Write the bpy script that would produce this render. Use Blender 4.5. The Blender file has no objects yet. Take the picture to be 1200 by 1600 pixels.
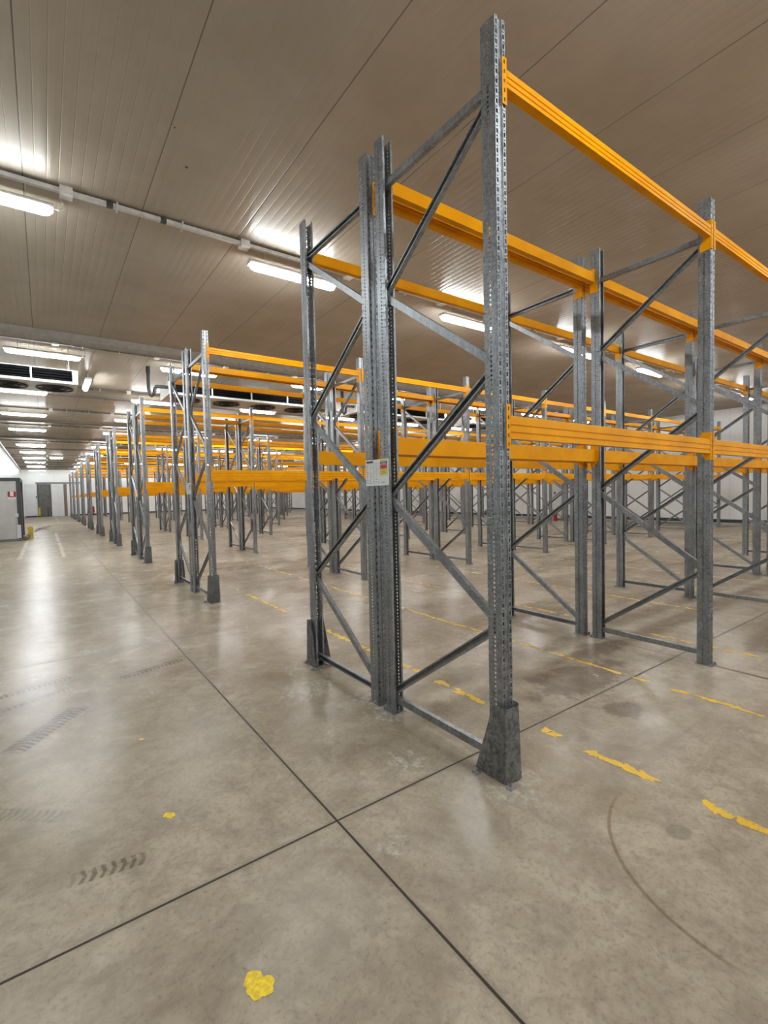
import bpy, bmesh, math, random
from mathutils import Vector, Matrix

random.seed(7)
PI = math.pi
C = bpy.context.scene.collection

# ------------------------------------------------------------------ camera
cam_d = bpy.data.cameras.new('camera')
cam_d.sensor_fit = 'HORIZONTAL'
cam_d.sensor_width = 36.0
cam_d.lens = 739.0 / 1200.0 * 36.0
cam_d.clip_end = 200
cam_d.clip_start = 0.02
cam = bpy.data.objects.new('camera', cam_d)
C.objects.link(cam)
YAW, PITCH, ROLL = 0.6221, -0.0394, -0.0227
_f = Vector((math.sin(YAW) * math.cos(PITCH), math.cos(YAW) * math.cos(PITCH), math.sin(PITCH)))
_r0 = Vector((math.cos(YAW), -math.sin(YAW), 0))
_u0 = _r0.cross(_f)
_r = _r0 * math.cos(ROLL) + _u0 * math.sin(ROLL)
_u = -_r0 * math.sin(ROLL) + _u0 * math.cos(ROLL)
cam.matrix_world = Matrix(((_r.x, _u.x, -_f.x, -2.0254), (_r.y, _u.y, -_f.y, -1.7421),
                           (_r.z, _u.z, -_f.z, 1.5905), (0, 0, 0, 1)))
bpy.context.scene.camera = cam

# ------------------------------------------------------------------ light and exposure
world = bpy.data.worlds.new('world')
bpy.context.scene.world = world
world.use_nodes = True
world.node_tree.nodes['Background'].inputs[0].default_value = (0.8, 0.85, 0.9, 1)
world.node_tree.nodes['Background'].inputs[1].default_value = 0.02
vs = bpy.context.scene.view_settings
vs.view_transform = 'Standard'
vs.look = 'None'
vs.exposure = 0.0
vs.gamma = 1.0
vs.use_curve_mapping = False
TUBE = 92.0           # radiance of the tube lights' diffusers

# hall
X0, X1, Y0, Y1, ZC = -3.8, 20.8, -10.0, 57.0, 4.72
PITCH_X, ROW, HT = 2.728, 5.55, 4.05
BAYS, ROWS, GAP = 7, 10, 0.198


# ------------------------------------------------------------------ node helper
class S:
    """a socket with arithmetic"""
    def __init__(s, nt, v): s.nt = nt; s.v = v
    def _m(s, op, *a):
        n = s.nt.nodes.new('ShaderNodeMath'); n.operation = op
        for i, x in enumerate((s,) + a):
            x = x.v if isinstance(x, S) else x
            if isinstance(x, (int, float)): n.inputs[i].default_value = x
            else: s.nt.links.new(x, n.inputs[i])
        return S(s.nt, n.outputs[0])
    def __add__(s, o): return s._m('ADD', o)
    def __sub__(s, o): return s._m('SUBTRACT', o)
    def __mul__(s, o): return s._m('MULTIPLY', o)
    def __truediv__(s, o): return s._m('DIVIDE', o)
    def __neg__(s): return s._m('MULTIPLY', -1.0)
    def abs(s): return s._m('ABSOLUTE')
    def frac(s): return s._m('FRACT')
    def max(s, o): return s._m('MAXIMUM', o)
    def min(s, o): return s._m('MINIMUM', o)
    def sqrt(s): return s._m('SQRT')
    def sin(s): return s._m('SINE')
    def step(s, a, b):
        """smooth 0 -> 1 as the value goes a -> b (a may exceed b)"""
        n = s.nt.nodes.new('ShaderNodeMapRange'); n.interpolation_type = 'SMOOTHSTEP'
        s.nt.links.new(s.v, n.inputs[0])
        if a < b: lo, hi, t0, t1 = a, b, 0, 1
        else: lo, hi, t0, t1 = b, a, 1, 0
        n.inputs[1].default_value = lo; n.inputs[2].default_value = hi
        n.inputs[3].default_value = t0; n.inputs[4].default_value = t1
        return S(s.nt, n.outputs[0])


class Mat:
    def __init__(s, name):
        s.m = bpy.data.materials.new(name); s.m.use_nodes = True
        s.nt = s.m.node_tree; s.b = s.nt.nodes['Principled BSDF']
    def pos(s, kind='Object'):
        if kind == 'World':
            n = s.nt.nodes.new('ShaderNodeNewGeometry'); o = n.outputs['Position']
        else:
            n = s.nt.nodes.new('ShaderNodeTexCoord'); o = n.outputs[kind]
        sp = s.nt.nodes.new('ShaderNodeSeparateXYZ'); s.nt.links.new(o, sp.inputs[0])
        s.vec = o
        return [S(s.nt, sp.outputs[i]) for i in range(3)]
    def noise(s, scale, detail=4, rough=0.55, stretch=(1, 1, 1), vec=None, dist=0.0):
        mp = s.nt.nodes.new('ShaderNodeMapping'); s.nt.links.new(vec or s.vec, mp.inputs[0])
        mp.inputs['Scale'].default_value = stretch
        n = s.nt.nodes.new('ShaderNodeTexNoise'); s.nt.links.new(mp.outputs[0], n.inputs['Vector'])
        n.inputs['Scale'].default_value = scale; n.inputs['Detail'].default_value = detail
        n.inputs['Roughness'].default_value = rough; n.inputs['Distortion'].default_value = dist
        return S(s.nt, n.outputs[0])
    def voronoi(s, scale):
        n = s.nt.nodes.new('ShaderNodeTexVoronoi'); s.nt.links.new(s.vec, n.inputs['Vector'])
        n.inputs['Scale'].default_value = scale
        sp = s.nt.nodes.new('ShaderNodeSeparateColor'); s.nt.links.new(n.outputs['Color'], sp.inputs[0])
        return S(s.nt, sp.outputs[0])
    def mix(s, f, a, b):
        n = s.nt.nodes.new('ShaderNodeMix'); n.data_type = 'RGBA'
        s._set(n.inputs[0], f); s._set(n.inputs[6], a); s._set(n.inputs[7], b)
        return n.outputs[2]
    def _set(s, inp, v):
        if isinstance(v, S): s.nt.links.new(v.v, inp)
        elif isinstance(v, bpy.types.NodeSocket): s.nt.links.new(v, inp)
        elif isinstance(v, tuple): inp.default_value = v + ((1,) if len(v) == 3 else ())
        else: inp.default_value = v
    def out(s, color=None, rough=None, metal=None, spec=None, height=None, bump=0.3, dist=0.01, emis=None, strength=0):
        if color is not None: s._set(s.b.inputs['Base Color'], color)
        if rough is not None: s._set(s.b.inputs['Roughness'], rough)
        if metal is not None: s._set(s.b.inputs['Metallic'], metal)
        if spec is not None: s._set(s.b.inputs['Specular IOR Level'], spec)
        if height is not None:
            n = s.nt.nodes.new('ShaderNodeBump'); s.nt.links.new(height.v, n.inputs['Height'])
            n.inputs['Strength'].default_value = bump; n.inputs['Distance'].default_value = dist
            s.nt.links.new(n.outputs[0], s.b.inputs['Normal'])
        if emis is not None:
            s._set(s.b.inputs['Emission Color'], emis); s.b.inputs['Emission Strength'].default_value = strength
        return s.m


def plain(name, col, rough=0.5, metal=0.0, var=0.12, scale=12, spec=None):
    m = Mat(name); m.pos()
    n = m.noise(scale, 5)
    dark = tuple(c * (1 - var) for c in col); lite = tuple(min(1, c * (1 + var)) for c in col)
    return m.out(m.mix(n.step(0.3, 0.7), dark, lite), rough, metal, spec)


def galvanised(name, base, rough):
    m = Mat(name); m.pos('World')
    v = m.voronoi(95); n = m.noise(9, 5); g = m.noise(60, 3, stretch=(1, 1, 0.25))
    w = m.noise(5, 5, stretch=(6, 6, 0.35))
    k = v * 0.34 + n * 0.55 + g * 0.35 + w * 0.45 - 0.34
    c = m.mix(k.step(0.1, 0.9), tuple(x * 0.58 for x in base), tuple(min(1, x * 1.38) for x in base))
    return m.out(c, (v * 0.12 + n * 0.15) + (rough - 0.12), 0.72)


MAT = {}
MAT['galv'] = galvanised('galvanised_steel', (0.275, 0.29, 0.305), 0.42)
MAT['guard'] = None
m = Mat('scuffed_steel'); m.pos('World')
n1 = m.noise(14, 6, 0.7); n2 = m.noise(40, 4, 0.6, stretch=(1, 1, 0.35)); v = m.voronoi(70)
c = m.mix((n1 * 0.7 + n2 * 0.5 + v * 0.25).step(0.35, 1.05), (0.125, 0.13, 0.135), (0.52, 0.53, 0.53))
MAT['guard'] = m.out(c, 0.5, 0.6)

m = Mat('orange_enamel'); m.pos('World')
n1 = m.noise(3, 4); n2 = m.noise(70, 4, 0.7)
c = m.mix(n1.step(0.3, 0.75), (0.74, 0.29, 0.0004), (0.88, 0.375, 0.0008))
c = m.mix(n2.step(0.71, 0.78) * 0.6, c, (0.25, 0.10, 0.03))
MAT['orange'] = m.out(c, 0.36, 0.0, 0.13)

MAT['white_metal'] = plain('white_painted_metal', (0.62, 0.61, 0.58), 0.4)
MAT['trim'] = plain('grey_trim', (0.30, 0.27, 0.235), 0.45, spec=0.25)
MAT['backlit_trim'] = plain('shaded_grey_trim', (0.17, 0.15, 0.13), 0.7, spec=0.15)  # beams further off: their backlit darkness is put into the colour
MAT['conduit'] = plain('backlit_conduit', (0.14, 0.135, 0.125), 0.6, spec=0.2)  # shade of the backlit conduits painted in as a dark tone
MAT['white_plastic'] = plain('white_plastic', (0.7, 0.69, 0.66), 0.4)
MAT['black'] = plain('black_plastic', (0.012, 0.012, 0.013), 0.45)
MAT['louvre'] = plain('black_louvre', (0.004, 0.004, 0.0045), 0.8, spec=0.1)
MAT['dark_grey'] = plain('dark_grey_paint', (0.05, 0.053, 0.058), 0.45)
MAT['grey_panel'] = plain('grey_panel', (0.56, 0.56, 0.54), 0.45, var=0.05, scale=3)
MAT['plinth'] = plain('grey_plinth', (0.2, 0.205, 0.2), 0.5)
MAT['white_door'] = plain('white_door_skin', (0.72, 0.73, 0.75), 0.35, var=0.04, scale=2)
MAT['curtain'] = plain('grey_strip_curtain', (0.145, 0.145, 0.135), 0.4, var=0.2, scale=4)
MAT['brown'] = plain('brown_jamb', (0.2, 0.15, 0.12), 0.5)
MAT['yellow'] = plain('yellow_steel', (0.62, 0.42, 0.03), 0.45, var=0.25)
MAT['spot'] = plain('yellow_paint', (0.88, 0.60, 0.02), 0.5, var=0.2, scale=60)
MAT['red'] = plain('red_paint', (0.42, 0.015, 0.03), 0.35)
MAT['paper'] = plain('white_paper', (0.78, 0.78, 0.77), 0.5, var=0.03)
MAT['ink'] = plain('grey_ink', (0.22, 0.22, 0.23), 0.6)
MAT['black_ink'] = plain('black_ink', (0.03, 0.03, 0.03), 0.6)
MAT['yellow_ink'] = plain('yellow_ink', (0.72, 0.6, 0.06), 0.5, var=0.05)
MAT['red_ink'] = plain('red_ink', (0.6, 0.06, 0.08), 0.5, var=0.05)
MAT['blue_ink'] = plain('blue_ink', (0.05, 0.06, 0.22), 0.5, var=0.05)
MAT['concrete'] = plain('kerb_concrete', (0.4, 0.38, 0.34), 0.6)
MAT['cable'] = plain('grey_cable', (0.16, 0.15, 0.15), 0.5)
m = Mat('tube_diffuser'); m.pos()
MAT['tube'] = m.out((0.9, 0.9, 0.9), 0.4, emis=(0.93, 0.98, 1.0), strength=TUBE)
m = Mat('worn_yellow_paint'); m.pos('World')
n1 = m.noise(26, 6, 0.7); n2 = m.noise(90, 4, 0.7)
c = m.mix(n1.step(0.42, 0.7), (0.85, 0.52, 0.03), (0.75, 0.50, 0.12))
c = m.mix(n2.step(0.6, 0.66), c, (0.30, 0.235, 0.15))
MAT['line'] = m.out(c, 0.45)

m = Mat('faded_yellow_paint'); m.pos('World')
n1 = m.noise(26, 6, 0.7)
MAT['faded'] = m.out(m.mix(n1.step(0.4, 0.62), (0.50, 0.40, 0.16), (0.33, 0.275, 0.18)), 0.4)
# concrete floor -------------------------------------------------------------
m = Mat('polished_concrete'); X, Y, Z = m.pos('World')
big = m.noise(0.55, 6, 0.6); mid = m.noise(3.2, 7, 0.65, dist=0.4); fine = m.noise(42, 6, 0.75); grit = m.noise(115, 4, 0.8)
streak = m.noise(1.1, 6, 0.65, stretch=(0.35, 1.6, 1), dist=0.6)
c = m.mix((big * 0.5 + mid * 0.5).step(0.36, 0.64), (0.30, 0.246, 0.178), (0.49, 0.42, 0.322))
patch = m.noise(9, 8, 0.7, dist=0.8); dust = m.noise(17, 9, 0.78, dist=0.5)
c = m.mix(patch.step(0.42, 0.7) * 0.38, c, (0.19, 0.15, 0.11))
c = m.mix(patch.step(0.46, 0.3) * 0.30, c, (0.44, 0.39, 0.31))
c = m.mix(fine.step(0.48, 0.72) * 0.55, c, (0.16, 0.135, 0.105))
c = m.mix(grit.step(0.62, 0.72) * 0.45, c, (0.46, 0.42, 0.36))
c = m.mix(grit.step(0.36, 0.28) * 0.6, c, (0.13, 0.11, 0.085))
inside = X.step(0.2, 1.2)
c = m.mix(streak.step(0.5, 0.68) * inside * 0.55, c, (0.165, 0.118, 0.082))
c = m.mix(streak.step(0.58, 0.74) * 0.35, c, (0.17, 0.13, 0.095))


def blob(x, y, rx, ry, wob=0.6):
    d = (((X - x) / rx) * ((X - x) / rx) + ((Y - y) / ry) * ((Y - y) / ry)).sqrt()
    return (d + (mid - 0.5) * wob * 2.4 + (patch - 0.5) * wob * 1.6 + (fine - 0.5) * wob).step(1.08, 0.75)


c = m.mix(blob(1.29, -0.02, 0.16, 0.13) * 0.55, c, (0.11, 0.085, 0.065))
c = m.mix(blob(2.35, 0.8, 0.5, 0.16, 0.9) * 0.5, c, (0.14, 0.105, 0.08))
c = m.mix(blob(1.55, 0.5, 0.55, 0.26, 1.1) * 0.55, c, (0.13, 0.10, 0.078))
c = m.mix(blob(0.98, 0.49, 0.06, 0.05, 0.3) * 0.35, c, (0.12, 0.10, 0.075))
c = m.mix(blob(0.285, -0.79, 0.07, 0.05, 0.5) * 0.45, c, (0.13, 0.105, 0.08))
c = m.mix(blob(0.24, -0.15, 0.3, 0.5, 0.7) * 0.22, c, (0.25, 0.17, 0.08))
# whitish dust round the post feet
for (x, y, r) in ((-0.02, -0.12, 0.16), (-0.05, 1.02, 0.15), (-0.05, 1.3, 0.14), (-0.08, 2.2, 0.22), (-0.35, 1.75, 0.2),
                  (-0.79, -0.06, 0.08), (-0.35, 0.4, 0.12), (2.7, 1.02, 0.12), (-0.05, 5.4, 0.16), (-0.05, 6.6, 0.16)):
    c = m.mix(blob(x, y, r, r, 1.3) * (dust.step(0.47, 0.62)) * 0.85, c, (0.55, 0.52, 0.47))
# brown tyre treads
for (x0, y0, x1, y1, w, a) in ((-2.26, 2.04, -1.87, 2.55, 0.085, 0.75), (-2.42, 3.17, -1.88, 3.35, 0.06, 0.6), (-2.35, 2.85, -1.9, 3.06, 0.045, 0.5),
                            (-1.55, 3.0, -0.98, 3.19, 0.06, 0.6), (-2.0, 0.6, -1.71, 0.55, 0.045, 0.5), (-2.42, 1.45, -2.0, 1.1, 0.05, 0.25)):
    L = math.hypot(x1 - x0, y1 - y0); ux, uy = (x1 - x0) / L, (y1 - y0) / L
    s_ = (X - x0) * ux + (Y - y0) * uy
    t_ = (Y - y0) * ux - (X - x0) * uy
    rib = (s_ * 165.0 + t_.abs() * 50.0 + (patch - 0.5) * 5.0).sin().step(-0.4, 0.6)
    mask = s_.step(-0.03, 0.05) * s_.step(L + 0.03, L - 0.05) * t_.abs().step(w, w * 0.8) * (patch + fine).step(0.55, 1.05)
    c = m.mix(mask * (rib * 0.8 + 0.2) * min(1, a * 1.4), c, (0.085, 0.06, 0.042))
# rust arc swept on the slab
cx_, cy_, r_ = 0.42, -1.14, 0.66
dx, dy = X - cx_, Y - cy_
d = ((dx * dx + dy * dy).sqrt() - r_).abs()
arc = (d + (fine - 0.5) * 0.006).step(0.013, 0.003) * dx.step(0.06, -0.35) * (Y - cy_).step(-0.12, 0.05)
c = m.mix(arc * (fine * 0.5 + 0.3), c, (0.15, 0.085, 0.04))
# long rusty line beside the second frame
rl = ((X - 2.73) + (fine - 0.5) * 0.04).abs().step(0.035, 0.006) * (Y).step(-0.05, -0.12)
c = m.mix(rl * 0.7, c, (0.12, 0.065, 0.03))
# sawn joints
jx = ((((X + 0.93) / 3.66 + 0.5).frac() - 0.5) * 3.66).abs() + (fine - 0.5) * 0.004
jy = ((((Y - 0.237) / 3.71 + 0.5).frac() - 0.5) * 3.71).abs() + (fine - 0.5) * 0.004
j = jx.min(jy)
joint = j.step(0.008, 0.004)
c = m.mix(j.step(0.03, 0.006) * mid.step(0.4, 0.6) * 0.35, c, (0.17, 0.14, 0.11))
c = m.mix(joint, c, (0.045, 0.036, 0.028))
h = fine * 0.16 + mid * 0.5 - joint * 1.5
MAT['floor'] = m.out(c, 0.6, 0.0, 0.0, height=h, bump=0.14, dist=0.012)
# worn sealer: a weak gloss whose grazing reflectance is capped, over the matt concrete
gl = m.nt.nodes.new('ShaderNodeBsdfGlossy'); m._set(gl.inputs['Roughness'], (mid * 0.14 + patch * 0.14 + streak * 0.12) + 0.045 + joint * 0.4)
m.nt.links.new(m.b.inputs['Normal'].links[0].from_socket, gl.inputs['Normal'])
fr = m.nt.nodes.new('ShaderNodeFresnel'); fr.inputs['IOR'].default_value = 1.33
mx = m.nt.nodes.new('ShaderNodeMixShader')
m._set(mx.inputs[0], S(m.nt, fr.outputs[0]).min(0.2) * (patch.step(0.3, 0.62) * 0.55 + 0.5))
m.nt.links.new(m.b.outputs[0], mx.inputs[1]); m.nt.links.new(gl.outputs[0], mx.inputs[2])
m.nt.links.new(mx.outputs[0], m.nt.nodes['Material Output'].inputs['Surface'])

# ribbed ceiling panels --------------------------------------------------------
m = Mat('ribbed_ceiling_panel'); X, Y, Z = m.pos('World')
seam = ((((X + 1.03) / 1.035 + 0.5).frac() - 0.5) * 1.035).abs()
rib = ((((X + 1.03) / 0.0941 + 0.5).frac() - 0.5) * 0.0941).abs()
dirt = m.noise(1.2, 5); sm = m.noise(30, 3)
seamm = seam.step(0.006, 0.002)
c = m.mix(dirt.step(0.3, 0.7), (0.405, 0.345, 0.272), (0.46, 0.40, 0.325))
c = m.mix(seamm * 0.85, c, (0.12, 0.10, 0.085))
for (x, y, r) in ((-0.8, 3.05, 0.022), (-1.0, 2.6, 0.014)):
    d = ((X - x) * (X - x) + (Y - y) * (Y - y)).sqrt() + (sm - 0.5) * 0.02
    c = m.mix(d.step(r, r * 0.6) * 0.8, c, (0.07, 0.055, 0.045))
hh = rib.step(0.0, 0.007) * 0.7 + seam.step(0.0, 0.012) * 1.0 + rib.step(0.0, 0.047) * 0.55
MAT['ceiling'] = m.out(c, 0.6, 0.0, 0.0, height=hh, bump=0.34, dist=0.006)
# brushed coil coating: a weak anisotropic gloss with capped grazing reflectance, lamps smear along the panels
gl = m.nt.nodes.new('ShaderNodeBsdfAnisotropic'); gl.inputs['Roughness'].default_value = 0.19
gl.inputs['Anisotropy'].default_value = 0.72
m.nt.links.new(m.b.inputs['Normal'].links[0].from_socket, gl.inputs['Normal'])
tn = m.nt.nodes.new('ShaderNodeTangent'); tn.direction_type = 'UV_MAP'; tn.uv_map = 'UVMap'
m.nt.links.new(tn.outputs[0], gl.inputs['Tangent'])
fr = m.nt.nodes.new('ShaderNodeFresnel'); fr.inputs['IOR'].default_value = 1.42
mx = m.nt.nodes.new('ShaderNodeMixShader')
m._set(mx.inputs[0], S(m.nt, fr.outputs[0]).min(0.115))
m.nt.links.new(m.b.outputs[0], mx.inputs[1]); m.nt.links.new(gl.outputs[0], mx.inputs[2])
m.nt.links.new(mx.outputs[0], m.nt.nodes['Material Output'].inputs['Surface'])

# white wall panels ------------------------------------------------------------
def wall_mat(name, lo, hi):
    m = Mat(name); X, Y, Z = m.pos('World')
    seam = (((Y / 1.15 + 0.5).frac() - 0.5) * 1.15).abs().min((((X / 1.15 + 0.5).frac() - 0.5) * 1.15).abs())
    n1 = m.noise(0.9, 5); n2 = m.noise(6, 6, 0.7, stretch=(1, 1, 0.25))
    c = m.mix(n1.step(0.3, 0.7), lo, hi)
    c = m.mix(n2.step(0.6, 0.75) * Z.step(2.2, 0.2) * 0.4, c, (0.42, 0.40, 0.36))
    c = m.mix(seam.step(0.008, 0.003) * 0.5, c, (0.4, 0.4, 0.4))
    return m.out(c, 0.28, 0.0, 0.5)


MAT['wall'] = wall_mat('white_wall_panel', (0.85, 0.84, 0.815), (0.92, 0.915, 0.895))
MAT['wall_grey'] = wall_mat('pale_grey_wall_panel', (0.50, 0.53, 0.54), (0.58, 0.61, 0.62))


# ------------------------------------------------------------------ mesh helpers
def box(bm, x0, x1, y0, y1, z0, z1, mi=0):
    v = [bm.verts.new(p) for p in ((x0, y0, z0), (x1, y0, z0), (x1, y1, z0), (x0, y1, z0), (x0, y0, z1), (x1, y0, z1), (x1, y1, z1), (x0, y1, z1))]
    for f in ((3, 2, 1, 0), (4, 5, 6, 7), (0, 1, 5, 4), (1, 2, 6, 5), (2, 3, 7, 6), (3, 0, 4, 7)):
        bm.faces.new([v[i] for i in f]).material_index = mi


def prism(bm, pts, fn, a, b, closed=True, mi=0):
    """sweep the 2-D outline pts from a to b; fn(u, v, t) gives the 3-D point"""
    A = [bm.verts.new(fn(u, v, a)) for u, v in pts]; B = [bm.verts.new(fn(u, v, b)) for u, v in pts]
    n = len(pts)
    for i in range(n):
        k = (i + 1) % n
        bm.faces.new((A[i], A[k], B[k], B[i])).material_index = mi
    if closed:
        bm.faces.new(A[::-1]).material_index = mi; bm.faces.new(B).material_index = mi


def tube(bm, pts, r, n=8, mi=0):
    pts = [Vector(p) for p in pts]; rings = []
    up = Vector((0.13, 0.21, 0.97))
    for i, p in enumerate(pts):
        t = (pts[min(i + 1, len(pts) - 1)] - pts[max(i - 1, 0)]).normalized()
        a = t.cross(up)
        if a.length < 1e-3: a = t.cross(Vector((1, 0, 0)))
        a.normalize(); b = t.cross(a)
        rings.append([bm.verts.new(p + (a * math.cos(q) + b * math.sin(q)) * r) for q in (2 * PI * k / n for k in range(n))])
    for R0, R1 in zip(rings, rings[1:]):
        for k in range(n):
            bm.faces.new((R0[k], R0[(k + 1) % n], R1[(k + 1) % n], R1[k])).material_index = mi
    bm.faces.new(rings[0][::-1]).material_index = mi; bm.faces.new(rings[-1]).material_index = mi


def mesh(name, bm, mats, smooth=False):
    bmesh.ops.recalc_face_normals(bm, faces=bm.faces)
    me = bpy.data.meshes.new(name); bm.to_mesh(me); bm.free()
    for k in (mats if isinstance(mats, (list, tuple)) else [mats]): me.materials.append(MAT[k])
    if smooth:
        for p in me.polygons: p.use_smooth = True
    return me


def put(name, me, parent=None, loc=(0, 0, 0), rot=(0, 0, 0)):
    o = bpy.data.objects.new(name, me); C.objects.link(o)
    o.parent = parent; o.location = loc; o.rotation_euler = rot
    return o


def tag(o, label, cat, group=None):
    o['label'] = label; o['category'] = cat
    if group: o['group'] = group
    return o


def thing(name, label, cat, loc=(0, 0, 0), rz=0, group=None):
    return tag(put(name, None, None, loc, (0, 0, rz)), label, cat, group)


def struct(name, bm, mats):
    o = put(name, mesh(name, bm, mats)); o['kind'] = 'structure'
    return o


def copy_tree(o, parent=None):
    c_ = o.copy(); C.objects.link(c_); c_.parent = parent
    for ch in KIDS.get(o, ()): copy_tree(ch, c_)
    return c_


KIDS = {}


def kid(name, me, parent, loc=(0, 0, 0), rot=(0, 0, 0)):
    o = put(name, me, parent, loc, rot); KIDS.setdefault(parent, []).append(o)
    return o


def bmbox(*a):
    bm = bmesh.new(); box(bm, *a); return bm


ORD = ['first', 'second', 'third', 'fourth', 'fifth', 'sixth', 'seventh', 'eighth', 'ninth', 'tenth', 'eleventh', 'twelfth', 'thirteenth']

# ------------------------------------------------------------------ room shell
struct('floor', bmbox(X0 - .1, X1 + .1, Y0 - .1, Y1 + .1, -0.2, 0), 'floor')
bm = bmbox(X0 - .1, X1 + .1, Y0 - .1, Y1 + .1, ZC, ZC + 0.15)
uv = bm.loops.layers.uv.new('UVMap')
for f in bm.faces:
    for lp in f.loops: lp[uv].uv = (lp.vert.co.x * 0.02, lp.vert.co.y * 0.02)
struct('ceiling', bm, 'ceiling')
struct('wall_left', bmbox(X0 - .1, X0, Y0, Y1, 0, ZC), 'wall_grey')
struct('wall_right', bmbox(X1, X1 + .1, Y0, Y1, 0, ZC), 'wall')
struct('wall_back', bmbox(X0 - .1, X1 + .1, Y1, Y1 + .1, 0, ZC), 'wall')
struct('wall_front', bmbox(X0 - .1, X1 + .1, Y0 - .1, Y0, 0, ZC), 'wall')
struct('baseboard_right', bmbox(X1 - .05, X1, Y0, Y1 - .05, 0.07, 0.2), 'dark_grey')
struct('trim_1', bmbox(X1 - .7, X1 - .001, Y0, Y1 - .05, 0, 0.07), 'concrete')
struct('baseboard_back', bmbox(0.3, X1 - .75, Y1 - .05, Y1, 0.0, 0.16), 'dark_grey')
# cross beams under the ceiling joints, with a rounded underside
for k in range(8):
    bm = bmesh.new(); y = 8.94 + 5.98 * k
    s_ = 1.0 if k == 0 else 0.4
    prof = [(u, v * s_) for u, v in ((0, 0), (0.02, -0.12), (0.06, -0.17), (0.12, -0.19), (0.18, -0.17), (0.22, -0.12), (0.24, 0))]
    prism(bm, prof, lambda u, v, t: (t, y + u, ZC + v), X0, X1)
    struct('trim_%d' % (k + 2), bm, 'trim' if k == 0 else 'backlit_trim')

# doors of the end wall
def panel_door(name, x0, x1, z0, z1, mat, y=Y1, th=0.06):
    bm = bmesh.new(); box(bm, x0, x1, y - th, y, z0, z1); return struct(name, bm, mat)


bm = bmesh.new()
for k in range(5):
    w = (2.5 - 1.42) / 5
    x = -2.5 + k * w
    prism(bm, [(x, 0), (x + w * .5, -0.03), (x + w, 0), (x + w * .5, 0.012)], lambda u, v, t: (u, Y1 - 0.05 + v, t), 0, 3.3)
d1 = struct('door_1', bm, 'curtain')
put('door_frame', mesh('door_frame', bmbox(-2.56, -2.5, Y1 - .1, Y1, 0, 3.34), 'dark_grey'), d1)
put('door_sill_mark', mesh('door_sill_mark', bmbox(-1.75, -1.68, Y1 - .11, Y1 - .07, 0, 0.9), 'dark_grey'), d1)
d2 = panel_door('door_2', -1.42, -0.38, 0.02, 3.32, 'white_door', Y1 - 0.1, 0.08)
put('slide_rail', mesh('slide_rail', bmbox(-2.68, 1.1, Y1 - .2, Y1 - .1, 3.36, 3.46), 'dark_grey'), d2)
put('door_jamb', mesh('door_jamb', bmbox(-0.37, -0.1, Y1 - .15, Y1, 0, 3.3), 'brown'), d2)
d3 = panel_door('door_3', -3.6, -2.62, 0.14, 3.3, 'white_door', Y1, 0.08)
put('door_plinth', mesh('door_plinth', bmbox(-3.6, -2.62, Y1 - .1, Y1, 0, 0.14), 'dark_grey'), d3)
put('door_switch', mesh('door_switch', bmbox(-2.68, -2.6, Y1 - .12, Y1 - .08, 1.9, 2.1), 'black'), d3)
# grey door with a handle on the right wall
d4 = struct('door_4', bmbox(X1 - .12, X1, 13.15, 14.25, 0.07, 2.1), 'grey_panel')
put('door_handle', mesh('door_handle', bmbox(X1 - .2, X1 - .12, 13.3, 13.38, 0.95, 1.3), 'black'), d4)
put('door_lock', mesh('door_lock', bmbox(X1 - .15, X1 - .12, 13.8, 13.88, 1.35, 1.45), 'black'), d4)


# ------------------------------------------------------------------ rack parts
def sheet_with_holes(pts, holes, H, pitch, thick):
    """folded strip standing on the floor; pts is its plan, holes[i] the cut-outs of fold i"""
    bm = bmesh.new(); cache = {}
    def V(x, y, z):
        k = (round(x, 5), round(y, 5), round(z, 5))
        if k not in cache: cache[k] = bm.verts.new((x, y, z))
        return cache[k]
    n = int(round(H / pitch)) if pitch else 1
    p = H / n
    for i in range(len(pts) - 1):
        (x0, y0), (x1, y1) = pts[i], pts[i + 1]
        L = math.hypot(x1 - x0, y1 - y0)
        hs = holes.get(i, [])
        us = sorted({0.0, L} | {q for h in hs for q in h[:2]})
        for k in range(n):
            zs = sorted({0.0, p} | {q for h in hs for q in h[2:]})
            for a, b in zip(us, us[1:]):
                for s, t in zip(zs, zs[1:]):
                    um, zm = (a + b) / 2, (s + t) / 2
                    if any(h[0] < um < h[1] and h[2] < zm < h[3] for h in hs): continue
                    P = lambda u, z: V(x0 + (x1 - x0) * u / L, y0 + (y1 - y0) * u / L, k * p + z)
                    bm.faces.new((P(a, s), P(b, s), P(b, t), P(a, t)))
    bmesh.ops.remove_doubles(bm, verts=bm.verts, dist=1e-5)
    bmesh.ops.solidify(bm, geom=bm.faces[:], thickness=thick)
    return bm


W2 = 0.04
POST = [(0.026, 0.05), (W2, 0.05), (W2, -0.045), (0.017, -0.045), (0.012, -0.034), (-0.012, -0.034), (-0.017, -0.045), (-W2, -0.045), (-W2, 0.05), (-0.026, 0.05)]
side_h = [(0.0415, 0.0535, 0.006, 0.018), (0.0415, 0.0535, 0.031, 0.043)]
front_h = [(0.005, 0.018, 0.006, 0.029), (0.007, 0.016, 0.037, 0.044)]
POSTS = {
    'near': mesh('upright', sheet_with_holes(POST, {1: side_h, 7: side_h, 2: front_h, 6: front_h}, HT, 0.05, 0.0018), 'galv'),
    'far': mesh('upright_plain', sheet_with_holes(POST, {}, HT, 0, 0.0018), 'galv'),
}
bm = bmesh.new(); box(bm, -0.055, 0.055, -0.075, 0.06, 0, 0.006)
for s in (-1, 1):
    prism(bm, [(s * 0.048 + 0.009 * math.cos(q), -0.06 + 0.009 * math.sin(q)) for q in (PI / 3 * k for k in range(6))], lambda u, v, t: (u, v, t), 0.006, 0.022)
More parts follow.
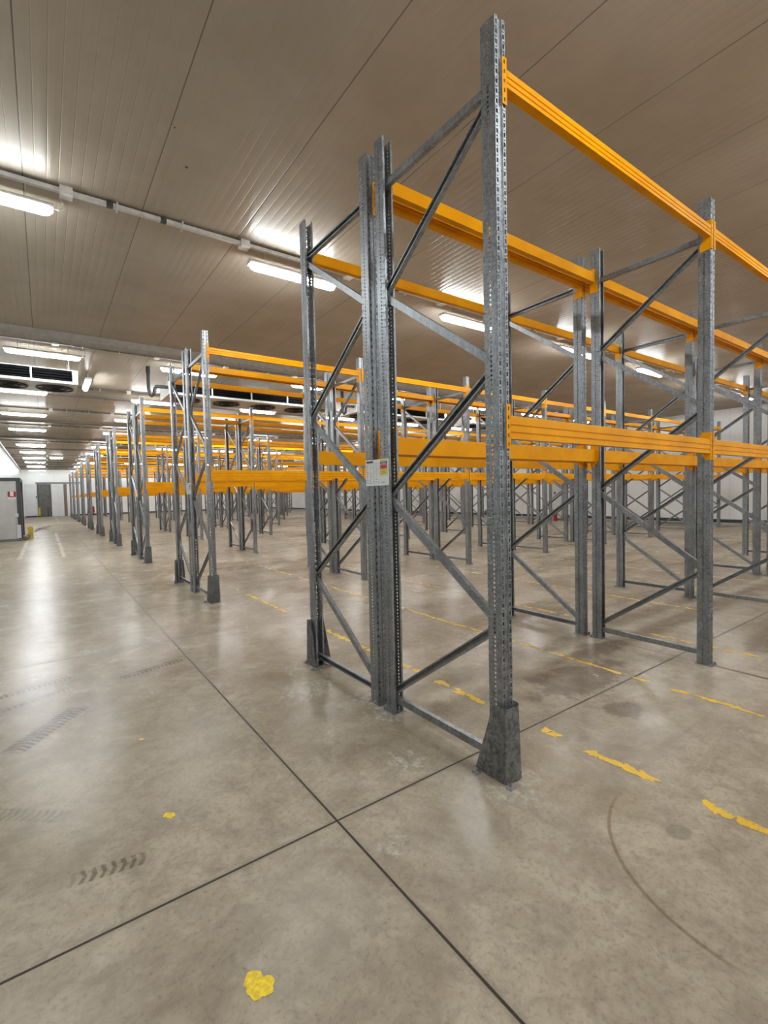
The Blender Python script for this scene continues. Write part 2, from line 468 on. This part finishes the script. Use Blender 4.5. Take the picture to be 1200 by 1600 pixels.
BASE = mesh('base_plate', bm, 'galv')


def channel(p0, p1, open_side, w=0.046, f=0.032, t=0.003, lip=0.009):
    """C-channel between two points (y, z) of the frame plane; open_side -1 opens towards -X"""
    bm = bmesh.new()
    a, b = Vector((0, *p0)), Vector((0, *p1)); d = (b - a).normalized(); q = Vector((0, -d.z, d.y))
    s = open_side
    prof = [(-w / 2, s * f / 2), (-w / 2, -s * f / 2), (w / 2, -s * f / 2), (w / 2, s * f / 2), (w / 2 - lip, s * f / 2), (w / 2 - lip, s * (f / 2 - t)), (w / 2 - t, s * (f / 2 - t)), (w / 2 - t, -s * (f / 2 - t)), (-w / 2 + t, -s * (f / 2 - t)), (-w / 2 + t, s * (f / 2 - t)), (-w / 2 + lip, s * (f / 2 - t)), (-w / 2 + lip, s * f / 2)]
    L = (b - a).length
    prism(bm, prof, lambda u, v, tt: tuple(a + d * (tt * L) + q * u + Vector((v, 0, 0))), 0, 1)
    return bm


YA, YB = 0.012, 0.988
zig = [(YA, 3.70), (YB, 2.985), (YA, 2.275), (YB, 1.565), (YA, 0.845), (YB, 0.135)]
DIAG = []
for k in range(5):
    (ya, za), (yb, zb) = zig[k], zig[k + 1]
    e = 0.014
    DIAG.append(mesh('diagonal_brace', channel((ya, za - e), (yb, zb + e), -1 if k % 2 == 0 else 1), 'galv'))
HORZ = [mesh('horizontal_brace', channel((YA, 3.735), (YB, 3.735), 1), 'galv'), mesh('horizontal_brace', channel((YA, 0.098), (YB, 0.098), 1), 'galv')]

BL = PITCH_X - 0.092


def beam_bm(h, merged=False):
    s = h / 0.125
    prof = [(0, 0.0), (-0.05, 0.0), (-0.05, 0.028 * s), (-0.0445, 0.031 * s), (-0.0445, 0.036 * s), (-0.05, 0.039 * s), (-0.05, 0.068 * s), (-0.0445, 0.071 * s),
            (-0.0445, 0.076 * s), (-0.05, 0.079 * s), (-0.05, h - 0.004), (-0.046, h), (0, h)]
    bm = bmesh.new()
    prism(bm, prof, lambda u, v, t: (t, u, v), 0, BL)
    if merged:
        zz = (-0.055, 0.185) if h > 0.11 else (-0.098, 0.14)
        for x, sg in ((0, 1), (BL, -1)):
            box(bm, min(x - sg * 0.035, x), max(x - sg * 0.035, x), -0.0535, -0.05, *zz)
            box(bm, min(x - sg * 0.004, x), max(x - sg * 0.004, x), -0.0535, 0.03, *zz)
    return bm


def connector(h, sg):
    """hooked end plate: slotted leg over the post's front, leg with a bevelled foot along its side"""
    z0, z1 = (-0.055, 0.185) if h > 0.11 else (-0.098, 0.142)
    bm = bmesh.new(); X_ = lambda u: -sg * u
    us = [0.0, 0.014, 0.024, 0.036]
    zs = [z0]; n = 5; st = (z1 - z0) / n
    for k in range(n): zs += [z0 + k * st + 0.014, z0 + k * st + 0.034]
    zs.append(z1)
    def quadbox(u0, u1, a, b): box(bm, min(X_(u0), X_(u1)), max(X_(u0), X_(u1)), -0.0535, -0.050, a, b)
    for i in range(3):
        for k in range(len(zs) - 1):
            if i == 1 and k % 2 == 1: continue
            quadbox(us[i], us[i + 1], zs[k], zs[k + 1])
    side = [(-0.0535, z0), (-0.02, z0), (0.032, z0 + 0.075), (0.032, z1 - 0.03), (0.012, z1), (-0.0535, z1)]
    if h < 0.11: side = [(-0.0535, z0), (0.034, z0 - 0.012), (0.034, z0 + 0.05), (0.005, z0 + 0.1), (0.005, z1), (-0.0535, z1)]
    prism(bm, side, lambda u, v, t: (t, u, v), X_(0.0005), X_(0.004))
    bmesh.ops.remove_doubles(bm, verts=bm.verts, dist=1e-6)
    return bm


LEVELS = ((1.872, 0.125), (3.718, 0.095))
BEAM = {h: mesh('beam', beam_bm(h), 'orange') for z, h in LEVELS}
BEAMF = {h: mesh('beam_with_plates', beam_bm(h, True), 'orange') for z, h in LEVELS}
CONN = {(h, s): mesh('beam_connector', connector(h, s), 'orange') for z, h in LEVELS for s in (1, -1)}


def make_rack(kind):
    root = put('pallet_rack', None)
    for i in range(BAYS + 1):
        x = i * PITCH_X
        for y, rz in ((0, 0), (1.0, PI)):
            up = kid('upright', POSTS['near' if kind == 'near' else 'far'], root, (x, y, 0), (0, 0, rz))
            if kind != 'far': kid('base_plate', BASE, up)
        for me in DIAG: kid('diagonal_brace', me, root, (x, 0, 0))
        for me in HORZ: kid('horizontal_brace', me, root, (x, 0, 0))
    for i in range(BAYS):
        for z, h in LEVELS:
            for y, rz in ((0, 0), (1.0, PI)):
                x = i * PITCH_X + (0.046 if rz == 0 else 0.046 + BL)
                b = kid('beam', (BEAMF if kind == 'far' else BEAM)[h], root, (x, y, z), (0, 0, rz))
                if kind != 'far':
                    kid('beam_connector', CONN[(h, 1)], b)
                    kid('beam_connector', CONN[(h, -1)], b, (BL, 0, 0))
    return root


proto = {k: make_rack(k) for k in ('near', 'mid', 'far')}
used = set()
TAIL = {0: 'nearest the camera', 9: 'at the far end of the hall, by the end wall'}
for r in range(ROWS):
    kind = 'near' if r < 2 else 'mid' if r < 4 else 'far'
    for back in (0, 1):
        o = proto[kind] if kind not in used else copy_tree(proto[kind])
        used.add(kind)
        if back: o.location = (BAYS * PITCH_X, r * ROW + 2.0 + GAP, 0); o.rotation_euler = (0, 0, PI)
        else: o.location = (0, r * ROW, 0)
        where = TAIL.get(r, '%s counted from the camera' % ORD[r])
        if r == 0:
            lab = ('galvanised rack with orange beams closest to the camera, front half of the nearest double row' if not back else
                   'galvanised rack with orange beams standing back to back just behind the nearest rack')
        elif r == 9:
            lab = 'galvanised rack with orange beams, %s half of the last double row before the end wall' % ('rear' if back else 'front')
        else:
            lab = 'galvanised rack with orange beams, %s half of the %s double row along the aisle' % ('rear' if back else 'front', ORD[r])
        tag(o, lab, 'rack', 'pallet racks in double rows')

# ------------------------------------------------------------------ column guards
def guard_bm(straight=False):
    bm = bmesh.new(); t = 0.004
    def strip(pb, pt, zb=0.012, zt=0.415):
        n = len(pb)
        B = [bm.verts.new((x, y, zb)) for x, y in pb]; T = [bm.verts.new((x, y, zt)) for x, y in pt]
        for i in range(n - 1): bm.faces.new((B[i], B[i + 1], T[i + 1], T[i]))
    # plan of foot and of top edge: left side, front, bevel, right side
    foot = [(-0.082, 0.125), (-0.075, -0.085), (0.045, -0.098), (0.075, -0.07), (0.08, 0.125)]
    top = [(-0.062, 0.005), (-0.062, -0.083), (0.038, -0.088), (0.062, -0.066), (0.066, 0.005)]
    if straight:                                              # the plainer guards further down the aisle hardly taper
        foot = [(-0.075, 0.11), (-0.075, -0.085), (0.06, -0.09), (0.075, -0.075), (0.075, 0.11)]
        top = [(-0.066, 0.04), (-0.066, -0.083), (0.052, -0.086), (0.066, -0.072), (0.066, 0.04)]
    strip(foot, top)
    bmesh.ops.solidify(bm, geom=bm.faces[:], thickness=t)
    for (x, y) in ((-0.1, 0.1), (-0.068, -0.115), (0.095, 0.1)):
        box(bm, x - 0.018, x + 0.018, y - 0.018, y + 0.018, 0, 0.012)
        prism(bm, [(x + 0.008 * math.cos(q), y + 0.008 * math.sin(q)) for q in (PI / 3 * k for k in range(6))], lambda u, v, tt: (u, v, tt), 0.012, 0.024)
    return bm


GUARD = mesh('column_guard', guard_bm(), 'guard')
GUARD_PLAIN = mesh('column_guard_plain', guard_bm(True), 'galv')
for r in range(ROWS):
    for back in (0, 1):
        o = put('column_guard', GUARD if r == 0 else GUARD_PLAIN, None, (0, r * ROW + (2.0 + GAP if back else 0), 0), (0, 0, 0))
        if back: o.scale = (1, -1, 1)
        if r == 0: lab = 'scuffed dark steel guard %s' % ('round the foot of the nearest post' if not back else 'at the back post of the nearest row of racks')
        else: lab = 'small steel guard at the %s aisle post of the %s double rack row' % ('back' if back else 'front', ORD[r])
        tag(o, lab, 'column guard', 'steel post guards along the aisle')

# ------------------------------------------------------------------ load notices
def notice_bm():
    bm = bmesh.new()
    W, H = 0.29, 0.19
    # local: x runs to the right as read from the aisle, z up, front at y = 0
    def flat(x0, x1, z0, z1, mi, d=0.0006): box(bm, x0, x1, -d - 0.001, -0.001, z0, z1, mi)
    box(bm, 0, W, 0 - 0.001, 0.002, 0, H, 0)
    flat(0.012, 0.10, H - 0.022, H - 0.008, 1)                     # heading bar left
    for k in range(9):
        z = 0.028 + k * 0.0145
        for a, b in ((0.01, 0.045), (0.055, 0.085), (0.095, 0.12), (0.13, 0.165)):
            b2 = a + (b - a) * random.uniform(0.4, 0.95)
            flat(a, b2, z, z + 0.0035, 2)
    flat(0.008, 0.175, 0.018, 0.020, 2); flat(0.008, 0.175, 0.16, 0.1615, 2); flat(0.174, 0.1755, 0.018, 0.16, 2)
    flat(0.19, 0.27, 0.172, 0.186, 3); flat(0.19, 0.275, 0.152, 0.170, 5); flat(0.19, 0.275, 0.118, 0.149, 4); flat(0.186, 0.275, 0.075, 0.116, 3)
    flat(0.205, 0.255, 0.087, 0.09, 1); flat(0.205, 0.255, 0.1, 0.103, 1); flat(0.205, 0.26, 0.13, 0.134, 1); flat(0.2, 0.26, 0.158, 0.162, 0, 0.0009)
    flat(0.2, 0.245, 0.022, 0.025, 1); flat(0.185, 0.28, 0.068, 0.069, 2)
    return bm


NOTICE = mesh('load_notice', notice_bm(), ['paper', 'black_ink', 'ink', 'yellow_ink', 'red_ink', 'blue_ink'])
for r in range(ROWS):
    o = put('load_notice', NOTICE, None, (-0.0445, r * ROW + 1.243, 1.648), (0, 0.0, -PI / 2))
    o.rotation_euler = (0, 0, -PI / 2)
    tag(o, 'white printed load notice with coloured fields on the nearest pair of posts' if r == 0 else
        'small white notice on the end posts of the %s double rack row' % ORD[r], 'sign', 'load notices on the rack ends')

# ------------------------------------------------------------------ painted floor lines
def flakes(bm, x, y0, y1, w, gap, rough=0.5):
    y = y0
    while y < y1:
        L = random.uniform(0.04, 0.11) * (1 if w < 0.1 else 1.4)
        if random.random() > gap:
            n = 14; cx = x + random.uniform(-0.012, 0.012); hw = w / 2 * random.uniform(0.5, 1.15)
            vs_ = []
            for k in range(n):
                q = 2 * PI * k / n
                cxx, cyy = math.cos(q), math.sin(q)
                rr = 1 + random.uniform(-rough, rough * 0.6)
                vs_.append(bm.verts.new((cx + hw * math.copysign(abs(cxx) ** 0.6, cxx) * rr, y + L / 2 + L * 0.62 * math.copysign(abs(cyy) ** 0.6, cyy) * rr, 0.0012 + random.random() * 0.0006)))
            bm.faces.new(vs_)
        y += L * 0.9


LINES = {
    0.6: [(-1.06, -0.8, .0), (-0.55, -0.43, .0), (-0.36, -0.22, .0), (0.05, 0.15, .0), (0.68, 1.2, .12), (1.46, 1.65, .2), (2.1, 3.06, .2), (4.25, 5.7, .2), (6.2, 9.0, .6)],
    1.93: [(-0.72, -0.14, .12), (0.06, 0.16, .3), (0.36, 1.5, .12), (1.9, 3.62, .05), (3.85, 5.6, .2), (6, 9.5, .6)],
    3.27: [(-0.25, 0.1, .45), (0.3, 0.95, .4), (1.6, 3.0, .4), (4.0, 8.0, .5)],
    4.75: [(0.75, 3.8, .12), (4.2, 8.5, .5)],
    6.06: [(0.6, 3.4, .4), (3.8, 8.0, .6)], 7.45: [(1.0, 3.6, .35), (4.2, 8.0, .6)],
    8.8: [(1.5, 3.8, .5), (5, 8.0, .6)], 10.2: [(1.5, 3.8, .5), (5, 8.0, .6)],
}
names = ['nearest the aisle', 'second from the aisle', 'third from the aisle', 'fourth from the aisle', 'fifth from the aisle', 'sixth from the aisle', 'seventh from the aisle', 'farthest to the right']
for (x, segs), nm in zip(sorted(LINES.items()), names):
    bm = bmesh.new()
    for y0, y1, g in segs: flakes(bm, x, y0, y1, 0.07 if x < 1 else 0.055, g)
    tag(put('floor_line', mesh('floor_line', bm, 'line')), 'worn broken yellow floor line under the nearest racks, %s' % nm, 'floor marking', 'yellow pallet lines')
for (x, y0, y1, w, lab) in ((-2.645, 14.5, 21.9, 0.13, 'faded yellow floor line in front of the grey cabinet'), (-1.63, 14.4, 26.6, 0.13, 'faded pale yellow line along the middle of the aisle'),
                            (-1.2, 42, 55, 0.13, 'thin faded floor line leading to the end wall doors')):
    bm = bmesh.new(); flakes(bm, x, y0, y1, w, 0.25)
    tag(put('floor_line', mesh('floor_line', bm, 'faded')), lab, 'floor marking', 'aisle lines')
for (x, y, s, lab) in ((-1.523, -0.285, 0.042, 'bright yellow paint spot on the bare floor at the lower edge'), (-1.579, 0.79, 0.03, 'small yellow paint spot left of the floor joint crossing'),
                       (-1.565, 1.709, 0.018, 'tiny yellow paint speck on the floor by the tyre marks')):
    bm = bmesh.new()
    for k in range(5 if s > 0.04 else 3):
        n = 13; ox, oy, q0 = random.uniform(-.5, .5) * s, random.uniform(-.6, .6) * s, s * random.uniform(0.4, 0.8)
        bm.faces.new([bm.verts.new((x + ox + q0 * math.cos(2 * PI * i / n) * random.uniform(.7, 1.15), y + oy + 1.2 * q0 * math.sin(2 * PI * i / n) * random.uniform(.7, 1.15), 0.0012 + 0.0001 * k)) for i in range(n)])
    tag(put('paint_spot', mesh('paint_spot', bm, 'spot')), lab, 'paint spot')

# ------------------------------------------------------------------ tube lights
TL = 1.25
bm = bmesh.new()
prism(bm, [(-0.06, 0.0), (-0.072, 0.012), (-0.072, 0.03), (-0.05, 0.05), (0.05, 0.05), (0.072, 0.03), (0.072, 0.012), (0.06, 0.0)], lambda u, v, t: (t, u, v), 0, TL)
HOUS = mesh('housing', bm, 'white_plastic')
bm = bmesh.new()
ring = [(0.06 * math.cos(q), -0.066 * math.sin(q)) for q in (PI * k / 12 for k in range(13))]
rings = []
for t, s in ((0.02, 0.55), (0.04, 0.85), (0.08, 1.0), (TL - 0.08, 1.0), (TL - 0.04, 0.85), (TL - 0.02, 0.55)):
    rings.append([bm.verts.new((t, u * s, v * s)) for u, v in ring])
for A, B in zip(rings, rings[1:]):
    for k in range(12): bm.faces.new((A[k], A[k + 1], B[k + 1], B[k]))
bm.faces.new(rings[0]); bm.faces.new(rings[-1][::-1])
DIFF = mesh('diffuser', bm, 'tube', True)
bm = bmesh.new()
tube(bm, [(0.0, 0, 0.045), (0.0, 0, 0.20)], 0.006, 6); box(bm, -0.02, 0.02, -0.03, 0.03, 0.045, 0.056)
BRK = mesh('hanger', bm, 'white_metal')


bm = bmesh.new()
tube(bm, [(TL - 0.01, 0, 0.025), (TL + 0.05, 0, 0.02), (TL + 0.08, 0.005, 0.05), (TL + 0.085, 0.01, 0.10), (TL + 0.06, 0.012, 0.16)], 0.008, 6)
FLEX = mesh('flex_cable', bm, 'white_plastic')


def make_light():
    root = put('tube_light', None)
    kid('housing', HOUS, root); kid('diffuser', DIFF, root)
    kid('flex_cable', FLEX, root)
    kid('hanger', BRK, root, (0.22, 0, 0)); kid('hanger', BRK, root, (TL - 0.22, 0, 0))
    return root


LZ = 4.52
rowsL = [-7.3, -1.6, 4.15, 9.9, 14.1, 18.2, 22.4, 28.8, 33.3, 38.0, 42.2, 47.5, 54.2]  # first two rows are added out of view to light the near floor
lamp = make_light(); first = True
for q, y in enumerate(rowsL):
    for k in range(7):
        o = lamp if first else copy_tree(lamp); first = False
        x = -3.08 + 3.27 * k if q != 3 else (-2.54, 0.22, 3.4, 6.0, 9.6, 12.9, 16.2)[k]
        o.location = (x, y, LZ)
        if q < 2: lab = 'added tube light behind the camera, %s from the left wall in the %s row' % (ORD[k], ORD[q])
        else: lab = 'lit tube light, %s from the left wall in the %s row from the camera' % (ORD[k], ORD[q - 2])
        tag(o, lab, 'ceiling light', 'tube lights under the ceiling')
o = copy_tree(lamp); o.location = (-1.02, 11.95, LZ + 0.02); o.rotation_euler = (0, 0, PI / 2)
tag(o, 'lit tube light turned along the aisle, right of the left ceiling cooler', 'ceiling light', 'tube lights under the ceiling')
o = copy_tree(lamp); o.location = (-1.6, 38.1, LZ + 0.04); o.scale = (0.6, 1.4, 1)
tag(o, 'short bright lamp over the middle of the aisle, far towards the end wall', 'ceiling light', 'tube lights under the ceiling')

# conduits over every row of lights
def conduit(y, z, label, mat, x0=X0, x1=X1):
    root = thing('cable_conduit', label, 'conduit', (0, y, z), 0, 'cable conduits under the ceiling')
    bm = bmesh.new(); box(bm, x0, x1, -0.02, 0.02, 0, 0.04)
    put('trunking', mesh('trunking', bm, mat), root)
    bm = bmesh.new(); tube(bm, [(x0, 0.055, 0.03), (x1, 0.055, 0.03)], 0.012, 8)
    put('pipe', mesh('pipe', bm, mat), root)
    bxm = CJ.setdefault('b', mesh('junction_box', bmbox(-0.055, 0.055, -0.045, 0.075, -0.02, 0.06), 'white_plastic'))
    clm = CJ.setdefault('c', mesh('clip', bmbox(-0.008, 0.008, -0.03, 0.075, -0.006, 0.062), 'white_metal'))
    cpm = CJ.setdefault('k', mesh('coupling', bmbox(-0.03, 0.03, -0.024, 0.024, -0.004, 0.044), 'dark_grey'))
    for k in range(7):
        put('junction_box', bxm, root, (-1.67 + 3.27 * k if k else -1.72, 0, 0))
        if k < 6:
            put('junction_box', bxm, root, (0.1 + 3.27 * k, 0, 0))
            for s in (0.45, 1.1): put('clip', clm, root, (-1.72 + 3.27 * k + s, 0, 0))
            for s in (0.38, 0.9): put('coupling', cpm, root, (-1.72 + 3.27 * k + s, 0, 0))
    return root


CJ = {}
for q, y in enumerate(rowsL):
    yy = (y - 0.12) if q < 3 else y - 0.3
    conduit(yy, ZC - 0.06, 'cable trunking and pipe behind the camera, %s line' % ORD[q] if q < 2 else 'cable trunking and pipe over the %s row of tube lights from the camera' % ORD[q - 2],
            'white_metal' if q < 3 else 'conduit')

# ------------------------------------------------------------------ ceiling coolers
def cooler(x0, x1, y, label, z0=4.10, z1=4.40, pipe=False):
    root = thing('ceiling_cooler', label, 'air cooler', (x0, y, z0), 0, 'air coolers under the ceiling')
    L = x1 - x0; H = z1 - z0; D = 1.05
    n = max(2, int(round(L / 0.95))); w = L / n
    bm = bmesh.new()
    box(bm, 0, L, 0.06, D, 0.0, H); box(bm, 0, L, 0, 0.06, 0, 0.05); box(bm, 0, L, 0, 0.06, H - 0.015, H)
    for k in range(n + 1):
        q = 0.1 if k in (0, n) else 0.03
        a = 0 if k == 0 else L - q if k == n else k * w - q / 2
        box(bm, a, a + q, 0.0, 0.06, 0.05, H - 0.015)
    put('casing', mesh('casing', bm, 'white_metal'), root)
    for k in range(n):
        a = k * w + (0.1 if k == 0 else 0.015); b = (k + 1) * w - (0.1 if k == n - 1 else 0.015)
        bm = bmesh.new(); box(bm, a, b, 0.045, 0.06, 0.05, H - 0.015)
        for s in range(4):
            z = 0.07 + s * (H - 0.09) / 4
            prism(bm, [(0.01, z), (0.045, z + 0.03), (0.045, z + 0.034), (0.01, z + 0.004)], lambda u, v, t: (t, u, v), a, b)
        put('louvre_grille', mesh('louvre_grille', bm, 'louvre'), root)
    for k in range(n):
        bm = bmesh.new(); cx = (k + 0.5) * w
        for rr in (0.34, 0.22, 0.1):
            pts = [(cx + rr * math.cos(2 * PI * i / 24), 0.55 + rr * math.sin(2 * PI * i / 24), -0.02) for i in range(25)]
            tube(bm, pts, 0.014, 5)
        for i in range(5):
            a = 2 * PI * i / 5
            prism(bm, [(0.05, -0.05), (0.31, -0.1), (0.32, 0.08), (0.05, 0.04)], lambda u, v, t: (cx + u * math.cos(a) - v * math.sin(a), 0.55 + u * math.sin(a) + v * math.cos(a), -0.012 + 0.01 * t), 0, 1)
        put('fan', mesh('fan', bm, 'black'), root)
    for x in (0.15, L - 0.15):
        for yy in (0.15, D - 0.15):
            bm = bmesh.new(); tube(bm, [(x, yy, H - 0.01), (x, yy, ZC - z0)], 0.01, 6)
            put('hanger_rod', mesh('hanger_rod', bm, 'white_metal'), root)
    if pipe:
        bm = bmesh.new()
        pts = [(-0.42, 0.15, ZC - z0 - 0.14), (-0.42, 0.15, 0.1), (-0.4, 0.15, -0.02), (-0.36, 0.15, -0.07), (-0.31, 0.15, -0.02), (-0.29, 0.15, 0.1), (-0.25, 0.15, 0.17), (-0.1, 0.15, 0.18), (0.02, 0.15, 0.18)]
        tube(bm, pts, 0.04, 8)
        tube(bm, [(-0.42, 0.15, ZC - z0), (-0.42, 0.15, ZC - z0 - 0.16)], 0.05, 8)
        put('insulated_pipe', mesh('insulated_pipe', bm, 'black'), root)
    return root


cooler(X0 + 0.02, -1.32, 10.55, 'white ceiling cooler with black louvres above the aisle on the left')
cooler(0.52, 4.6, 10.55, 'long white ceiling cooler behind the second rack row, black pipe at its left end', pipe=True)
cooler(5.85, 9.6, 10.55, 'white ceiling cooler with black louvres, third from the left in the nearest line', pipe=True)
cooler(10.95, 14.9, 10.55, 'white ceiling cooler farthest right in the nearest line of coolers', pipe=True)
cooler(0.8, 4.8, 30.6, 'distant ceiling cooler above the racks halfway down the hall, near the aisle')
cooler(6.2, 10.2, 30.6, 'distant ceiling cooler above the racks halfway down the hall, towards the right')

# ------------------------------------------------------------------ grey cabinet by the left wall
cb = thing('wall_cabinet', 'grey panelled cabinet with dark frame and red white sign by left wall', 'cabinet', (-3.79, 22.3, 0))
put('body', mesh('body', bmbox(0, 0.9, 0.03, 2.6, 0.1, 2.42), 'grey_panel'), cb)
bm = bmesh.new(); box(bm, 0, 1.01, 0, 2.62, 2.42, 2.55); box(bm, 0.87, 1.01, 0, 0.12, 0.1, 2.42); box(bm, 0.9, 1.0, 2.5, 2.62, 0.1, 2.42)
put('frame', mesh('frame', bm, 'dark_grey'), cb)
put('plinth', mesh('plinth', bmbox(0, 1.0, 0.01, 2.62, 0, 0.1), 'plinth'), cb)
put('side_door', mesh('side_door', bmbox(0.9, 0.95, 0.2, 1.1, 0.15, 2.0), 'black'), cb)
put('side_door', mesh('side_door', bmbox(0.9, 0.95, 1.2, 2.4, 0.15, 2.0), 'brown'), cb)
put('kick_plate', mesh('kick_plate', bmbox(0.83, 0.96, -0.012, 0.0, 0.12, 0.66), 'white_door'), cb)
put('switch_box', mesh('switch_box', bmbox(0.8, 0.9, -0.03, 0.03, 0.97, 1.12), 'white_plastic'), cb)
bm = bmesh.new(); box(bm, 0, 0.26, 0, 0.006, 0, 0.3, 0)
box(bm, 0.0, 0.075, -0.003, 0.0, 0.08, 0.3, 1); box(bm, 0.185, 0.26, -0.003, 0.0, 0.08, 0.3, 1); box(bm, 0.075, 0.185, -0.003, 0.0, 0.07, 0.11, 1)
o = tag(put('fire_sign', mesh('fire_sign', bm, ['paper', 'red'])), 'red and white square safety sign on the grey cabinet front', 'sign'); o.location = (-3.2, 22.3 + 0.023, 1.7)
# yellow guard, curb and cable beside it
gd = thing('guard_rail', 'short yellow steel guard on the floor beside the grey cabinet', 'guard', (-2.56, 24.0, 0))
bm = bmesh.new(); box(bm, -0.09, 0.09, -0.06, 0.06, 0.0, 0.5); box(bm, -0.11, 0.11, -0.08, 0.08, 0, 0.02)
put('post', mesh('post', bm, 'yellow'), gd)
bm = bmesh.new(); tube(bm, [(-0.14, -1.6, 0.09), (-0.12, -0.4, 0.1), (-0.02, 0.8, 0.12)], 0.08, 8)
put('bumper', mesh('bumper', bm, 'brown'), gd)
bm = bmesh.new()
pts = []
for k in range(25):
    a = k / 24
    pts.append((-2.5 + 0.7 * a + 0.12 * math.sin(a * 9), 29.0 + 7 * a + 0.8 * math.sin(a * 6), 0.02))
tube(bm, pts, 0.02, 6); tube(bm, [(-2.45 + 0.6 * k / 10 - 0.1 * math.sin(k * 0.7), 31 - 0.5 * k / 10 + math.sin(k * 0.5) * 0.8, 0.02) for k in range(11)], 0.02, 6)
tag(put('loose_cable', mesh('loose_cable', bm, 'cable')), 'thin grey cable lying loose on the aisle floor beyond the cabinet', 'cable')
o = thing('bollard', 'small yellow bollard by the dark strip curtain doorway', 'bollard', (-2.45, 56.4, 0))
bm = bmesh.new(); tube(bm, [(0, 0, 0), (0, 0, 0.85), (0, 0, 0.95)], 0.09, 12)
put('post', mesh('post', bm, 'yellow'), o)
bm = bmesh.new(); tube(bm, [(0, 0, 0), (0, 0, 0.12)], 0.12, 12); put('foot', mesh('foot', bm, 'black'), o)
# wall conduit at the head of the left wall
bm = bmesh.new(); tube(bm, [(X0 + 0.05, Y0 + 1, ZC - 0.1), (X0 + 0.05, Y1 - 0.4, ZC - 0.1)], 0.05, 8)
tag(put('wall_conduit', mesh('wall_conduit', bm, 'white_metal')), 'pale pipe running along the top of the left wall', 'pipe')

# ------------------------------------------------------------------ fire extinguisher, pallet truck at the back
fx = thing('fire_extinguisher', 'red fire extinguisher on the floor in front of the right wall', 'fire extinguisher', (18.9, 12.6, 0))
bm = bmesh.new()
for (r0, z0, r1, z1) in ((0.085, 0, 0.09, 0.02), (0.09, 0.02, 0.09, 0.4), (0.09, 0.4, 0.035, 0.5)):
    prism(bm, [(math.cos(2 * PI * k / 16), math.sin(2 * PI * k / 16)) for k in range(16)], lambda u, v, t: (u * (r0 if t == z0 else r1), v * (r0 if t == z0 else r1), t), z0, z1)
put('cylinder', mesh('cylinder', bm, 'red'), fx)
bm = bmesh.new(); box(bm, -0.02, 0.02, -0.02, 0.02, 0.5, 0.54); box(bm, -0.015, 0.015, -0.12, 0.03, 0.54, 0.56)
tube(bm, [(0, 0.02, 0.52), (0, 0.1, 0.5), (0, 0.12, 0.4), (0, 0.11, 0.2)], 0.012, 6)
put('valve', mesh('valve', bm, 'black'), fx)


def pallet_truck(x, y, mat, label, rz):
    t = thing('pallet_truck', label, 'pallet truck', (x, y, 0), rz, None)
    bm = bmesh.new()
    for s in (-0.2, 0.2): box(bm, s - 0.08, s + 0.08, 0, 1.15, 0.06, 0.12)
    box(bm, -0.28, 0.28, -0.1, 0.02, 0.06, 0.4)
    prism(bm, [(-0.3, 0.3), (0.3, 0.3), (0.26, 0.95), (-0.26, 0.95)], lambda u, v, q: (u, q, v), -0.32, -0.05)
    put('chassis', mesh('chassis', bm, mat), t)
    bm = bmesh.new(); tube(bm, [(0, -0.2, 0.3), (0, -0.35, 0.8), (0, -0.45, 1.15)], 0.025, 8); tube(bm, [(-0.15, -0.45, 1.15), (0, -0.46, 1.2), (0.15, -0.45, 1.15)], 0.02, 8)
    put('handle', mesh('handle', bm, 'black'), t)
    for s in (-0.2, 0.2):
        bm = bmesh.new(); tube(bm, [(s - 0.03, -0.18, 0.1), (s + 0.03, -0.18, 0.1)], 0.1, 12); put('wheel', mesh('wheel', bm, 'black'), t)
        bm = bmesh.new(); tube(bm, [(s - 0.05, 1.0, 0.045), (s + 0.05, 1.0, 0.045)], 0.045, 10); put('wheel', mesh('wheel', bm, 'black'), t)


pallet_truck(1.75, 55.0, 'red', 'small red pallet truck parked near the end wall, seen between aisle posts', 0.3)
pallet_truck(6.5, 53.5, 'dark_grey', 'small dark pallet truck parked near the end wall behind the racks', PI * 0.6)
